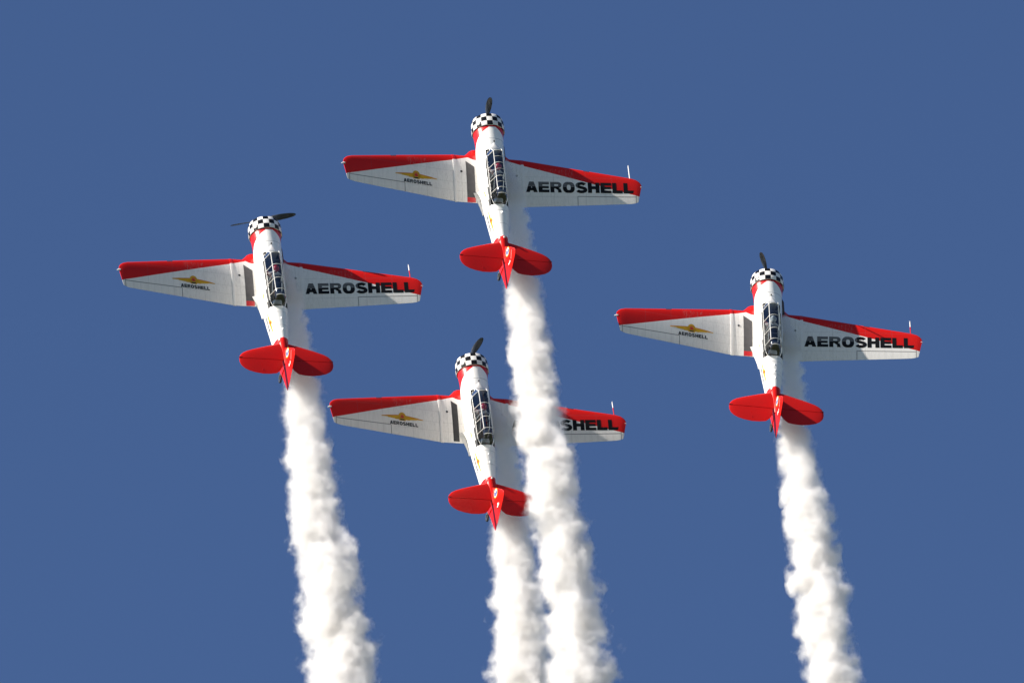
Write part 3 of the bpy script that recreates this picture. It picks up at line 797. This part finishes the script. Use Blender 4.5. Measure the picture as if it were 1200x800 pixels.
def interp(tr, X):
    for i in range(len(tr) - 1):
        a, b = tr[i], tr[i + 1]
        if a[0] <= X <= b[0]:
            t = (X - a[0]) / (b[0] - a[0])
            p0 = tr[max(i - 1, 0)]; p3 = tr[min(i + 2, len(tr) - 1)]
            out = []
            for c in (1, 2, 3):
                m0 = (b[c] - p0[c]) / max(b[0] - p0[0], 1e-6) * (b[0] - a[0]); m1 = (p3[c] - a[c]) / max(p3[0] - a[0], 1e-6) * (b[0] - a[0])
                out.append((2 * t ** 3 - 3 * t * t + 1) * a[c] + (t ** 3 - 2 * t * t + t) * m0 + (-2 * t ** 3 + 3 * t * t) * b[c] + (t ** 3 - t * t) * m1)
            return out
    return list(tr[-1][1:])
_b = bmesh.new(); bmesh.ops.create_icosphere(_b, subdivisions=2, radius=1)
ICO_V = [v.co.copy() for v in _b.verts]; ICO_F = [[v.index for v in fc.verts] for fc in _b.faces]; _b.free()
for k, tr in enumerate(TRAILS):
    random.seed(40 + k)
    bm = bmesh.new()
    X = tr[0][0]; rings = []; N = 30
    while X < tr[-1][0]:
        y, z, r = interp(tr, X)
        rings.append([P(X, y + 1.18 * r * math.cos(2 * math.pi * q / N), z + 1.18 * r * math.sin(2 * math.pi * q / N)) for q in range(N)]); X += .25
    loft(bm, rings)
    me = bpy.data.meshes.new('core'); bm.to_mesh(me); bm.free()
    VV = [tuple(v.co) for v in me.vertices]; FF = [tuple(p.vertices) for p in me.polygons]
    # billows bulging out of the core
    X = 2.6
    while X < tr[-1][0] - 1:
        y, z, r = interp(tr, X)
        for j in range(6):
            a = random.uniform(0, 2 * math.pi); rr = r * random.uniform(.22, .42); q = r * random.uniform(.95, 1.2)
            if random.random() < .12: q *= 1.2
            c = P(X + random.uniform(-.2, .2), y + q * math.cos(a), z + q * math.sin(a))
            Mx = Matrix.Translation(c) @ Matrix.Diagonal((random.uniform(.8, 1.3), random.uniform(.8, 1.2), random.uniform(.8, 1.2), 1))
            n0 = len(VV); VV += [tuple(Mx @ (v * rr)) for v in ICO_V]; FF += [tuple(i + n0 for i in fc) for fc in ICO_F]
        X += .30 * max(r, .5)
    me = bpy.data.meshes.new('smoke_trail'); me.from_pydata(VV, [], FF); me.update()
    o = bpy.data.objects.new('smoke_trail', me); C.objects.link(o)
    rm = o.modifiers.new('remesh', 'REMESH'); rm.mode = 'VOXEL'; rm.voxel_size = .085
    dg = bpy.context.evaluated_depsgraph_get(); ev = bpy.data.meshes.new_from_object(o.evaluated_get(dg))
    o.modifiers.clear(); o.data = ev; ev.name = 'smoke_trail'
    for v in ev.vertices:        # turbulent breakup of the billows
        p = v.co
        w1 = noise.noise_vector(p * 1.1 + Vector((k * 7, 0, 0))); w2 = noise.noise_vector(p * 2.9 + Vector((3, k * 5, 0))); w3 = noise.noise_vector(p * 6.5)
        s_ = min(1.0, max(.12, (-p.x - 2.0) / 7))
        v.co = p + (w1 * .22 + w2 * .08) * s_
    ev.shade_smooth(); ev.materials.clear(); ev.materials.append(mat_smoke(tr))
    o.matrix_world = MATS[k]
    o['label'] = TL[k]; o['category'] = 'smoke trail'; o['group'] = 'smoke trails of the formation'

# ------------------------------------------------------------ ground far below the frame
s = NT('airfield_grass'); s.xyz()
n = s.noise(.02, 6); n2 = s.noise(1.5, 6)
c = s.mix(s.ramp(n, .35, .65), (.055, .085, .025, 1), (.12, .12, .05, 1)); c = s.mix(s.ramp(n2, .3, .7, 0, .4), c, (.04, .06, .02, 1))
s.bsdf(c, .9)
bm = bmesh.new(); G = 20000
bm.faces.new([bm.verts.new(v) for v in ((-G, -G, 0), (G, -G, 0), (G, G, 0), (-G, G, 0))])
g = obj('ground', bm, s.m, smooth=False); g['kind'] = 'structure'; g['label'] = 'grass airfield below the formation'
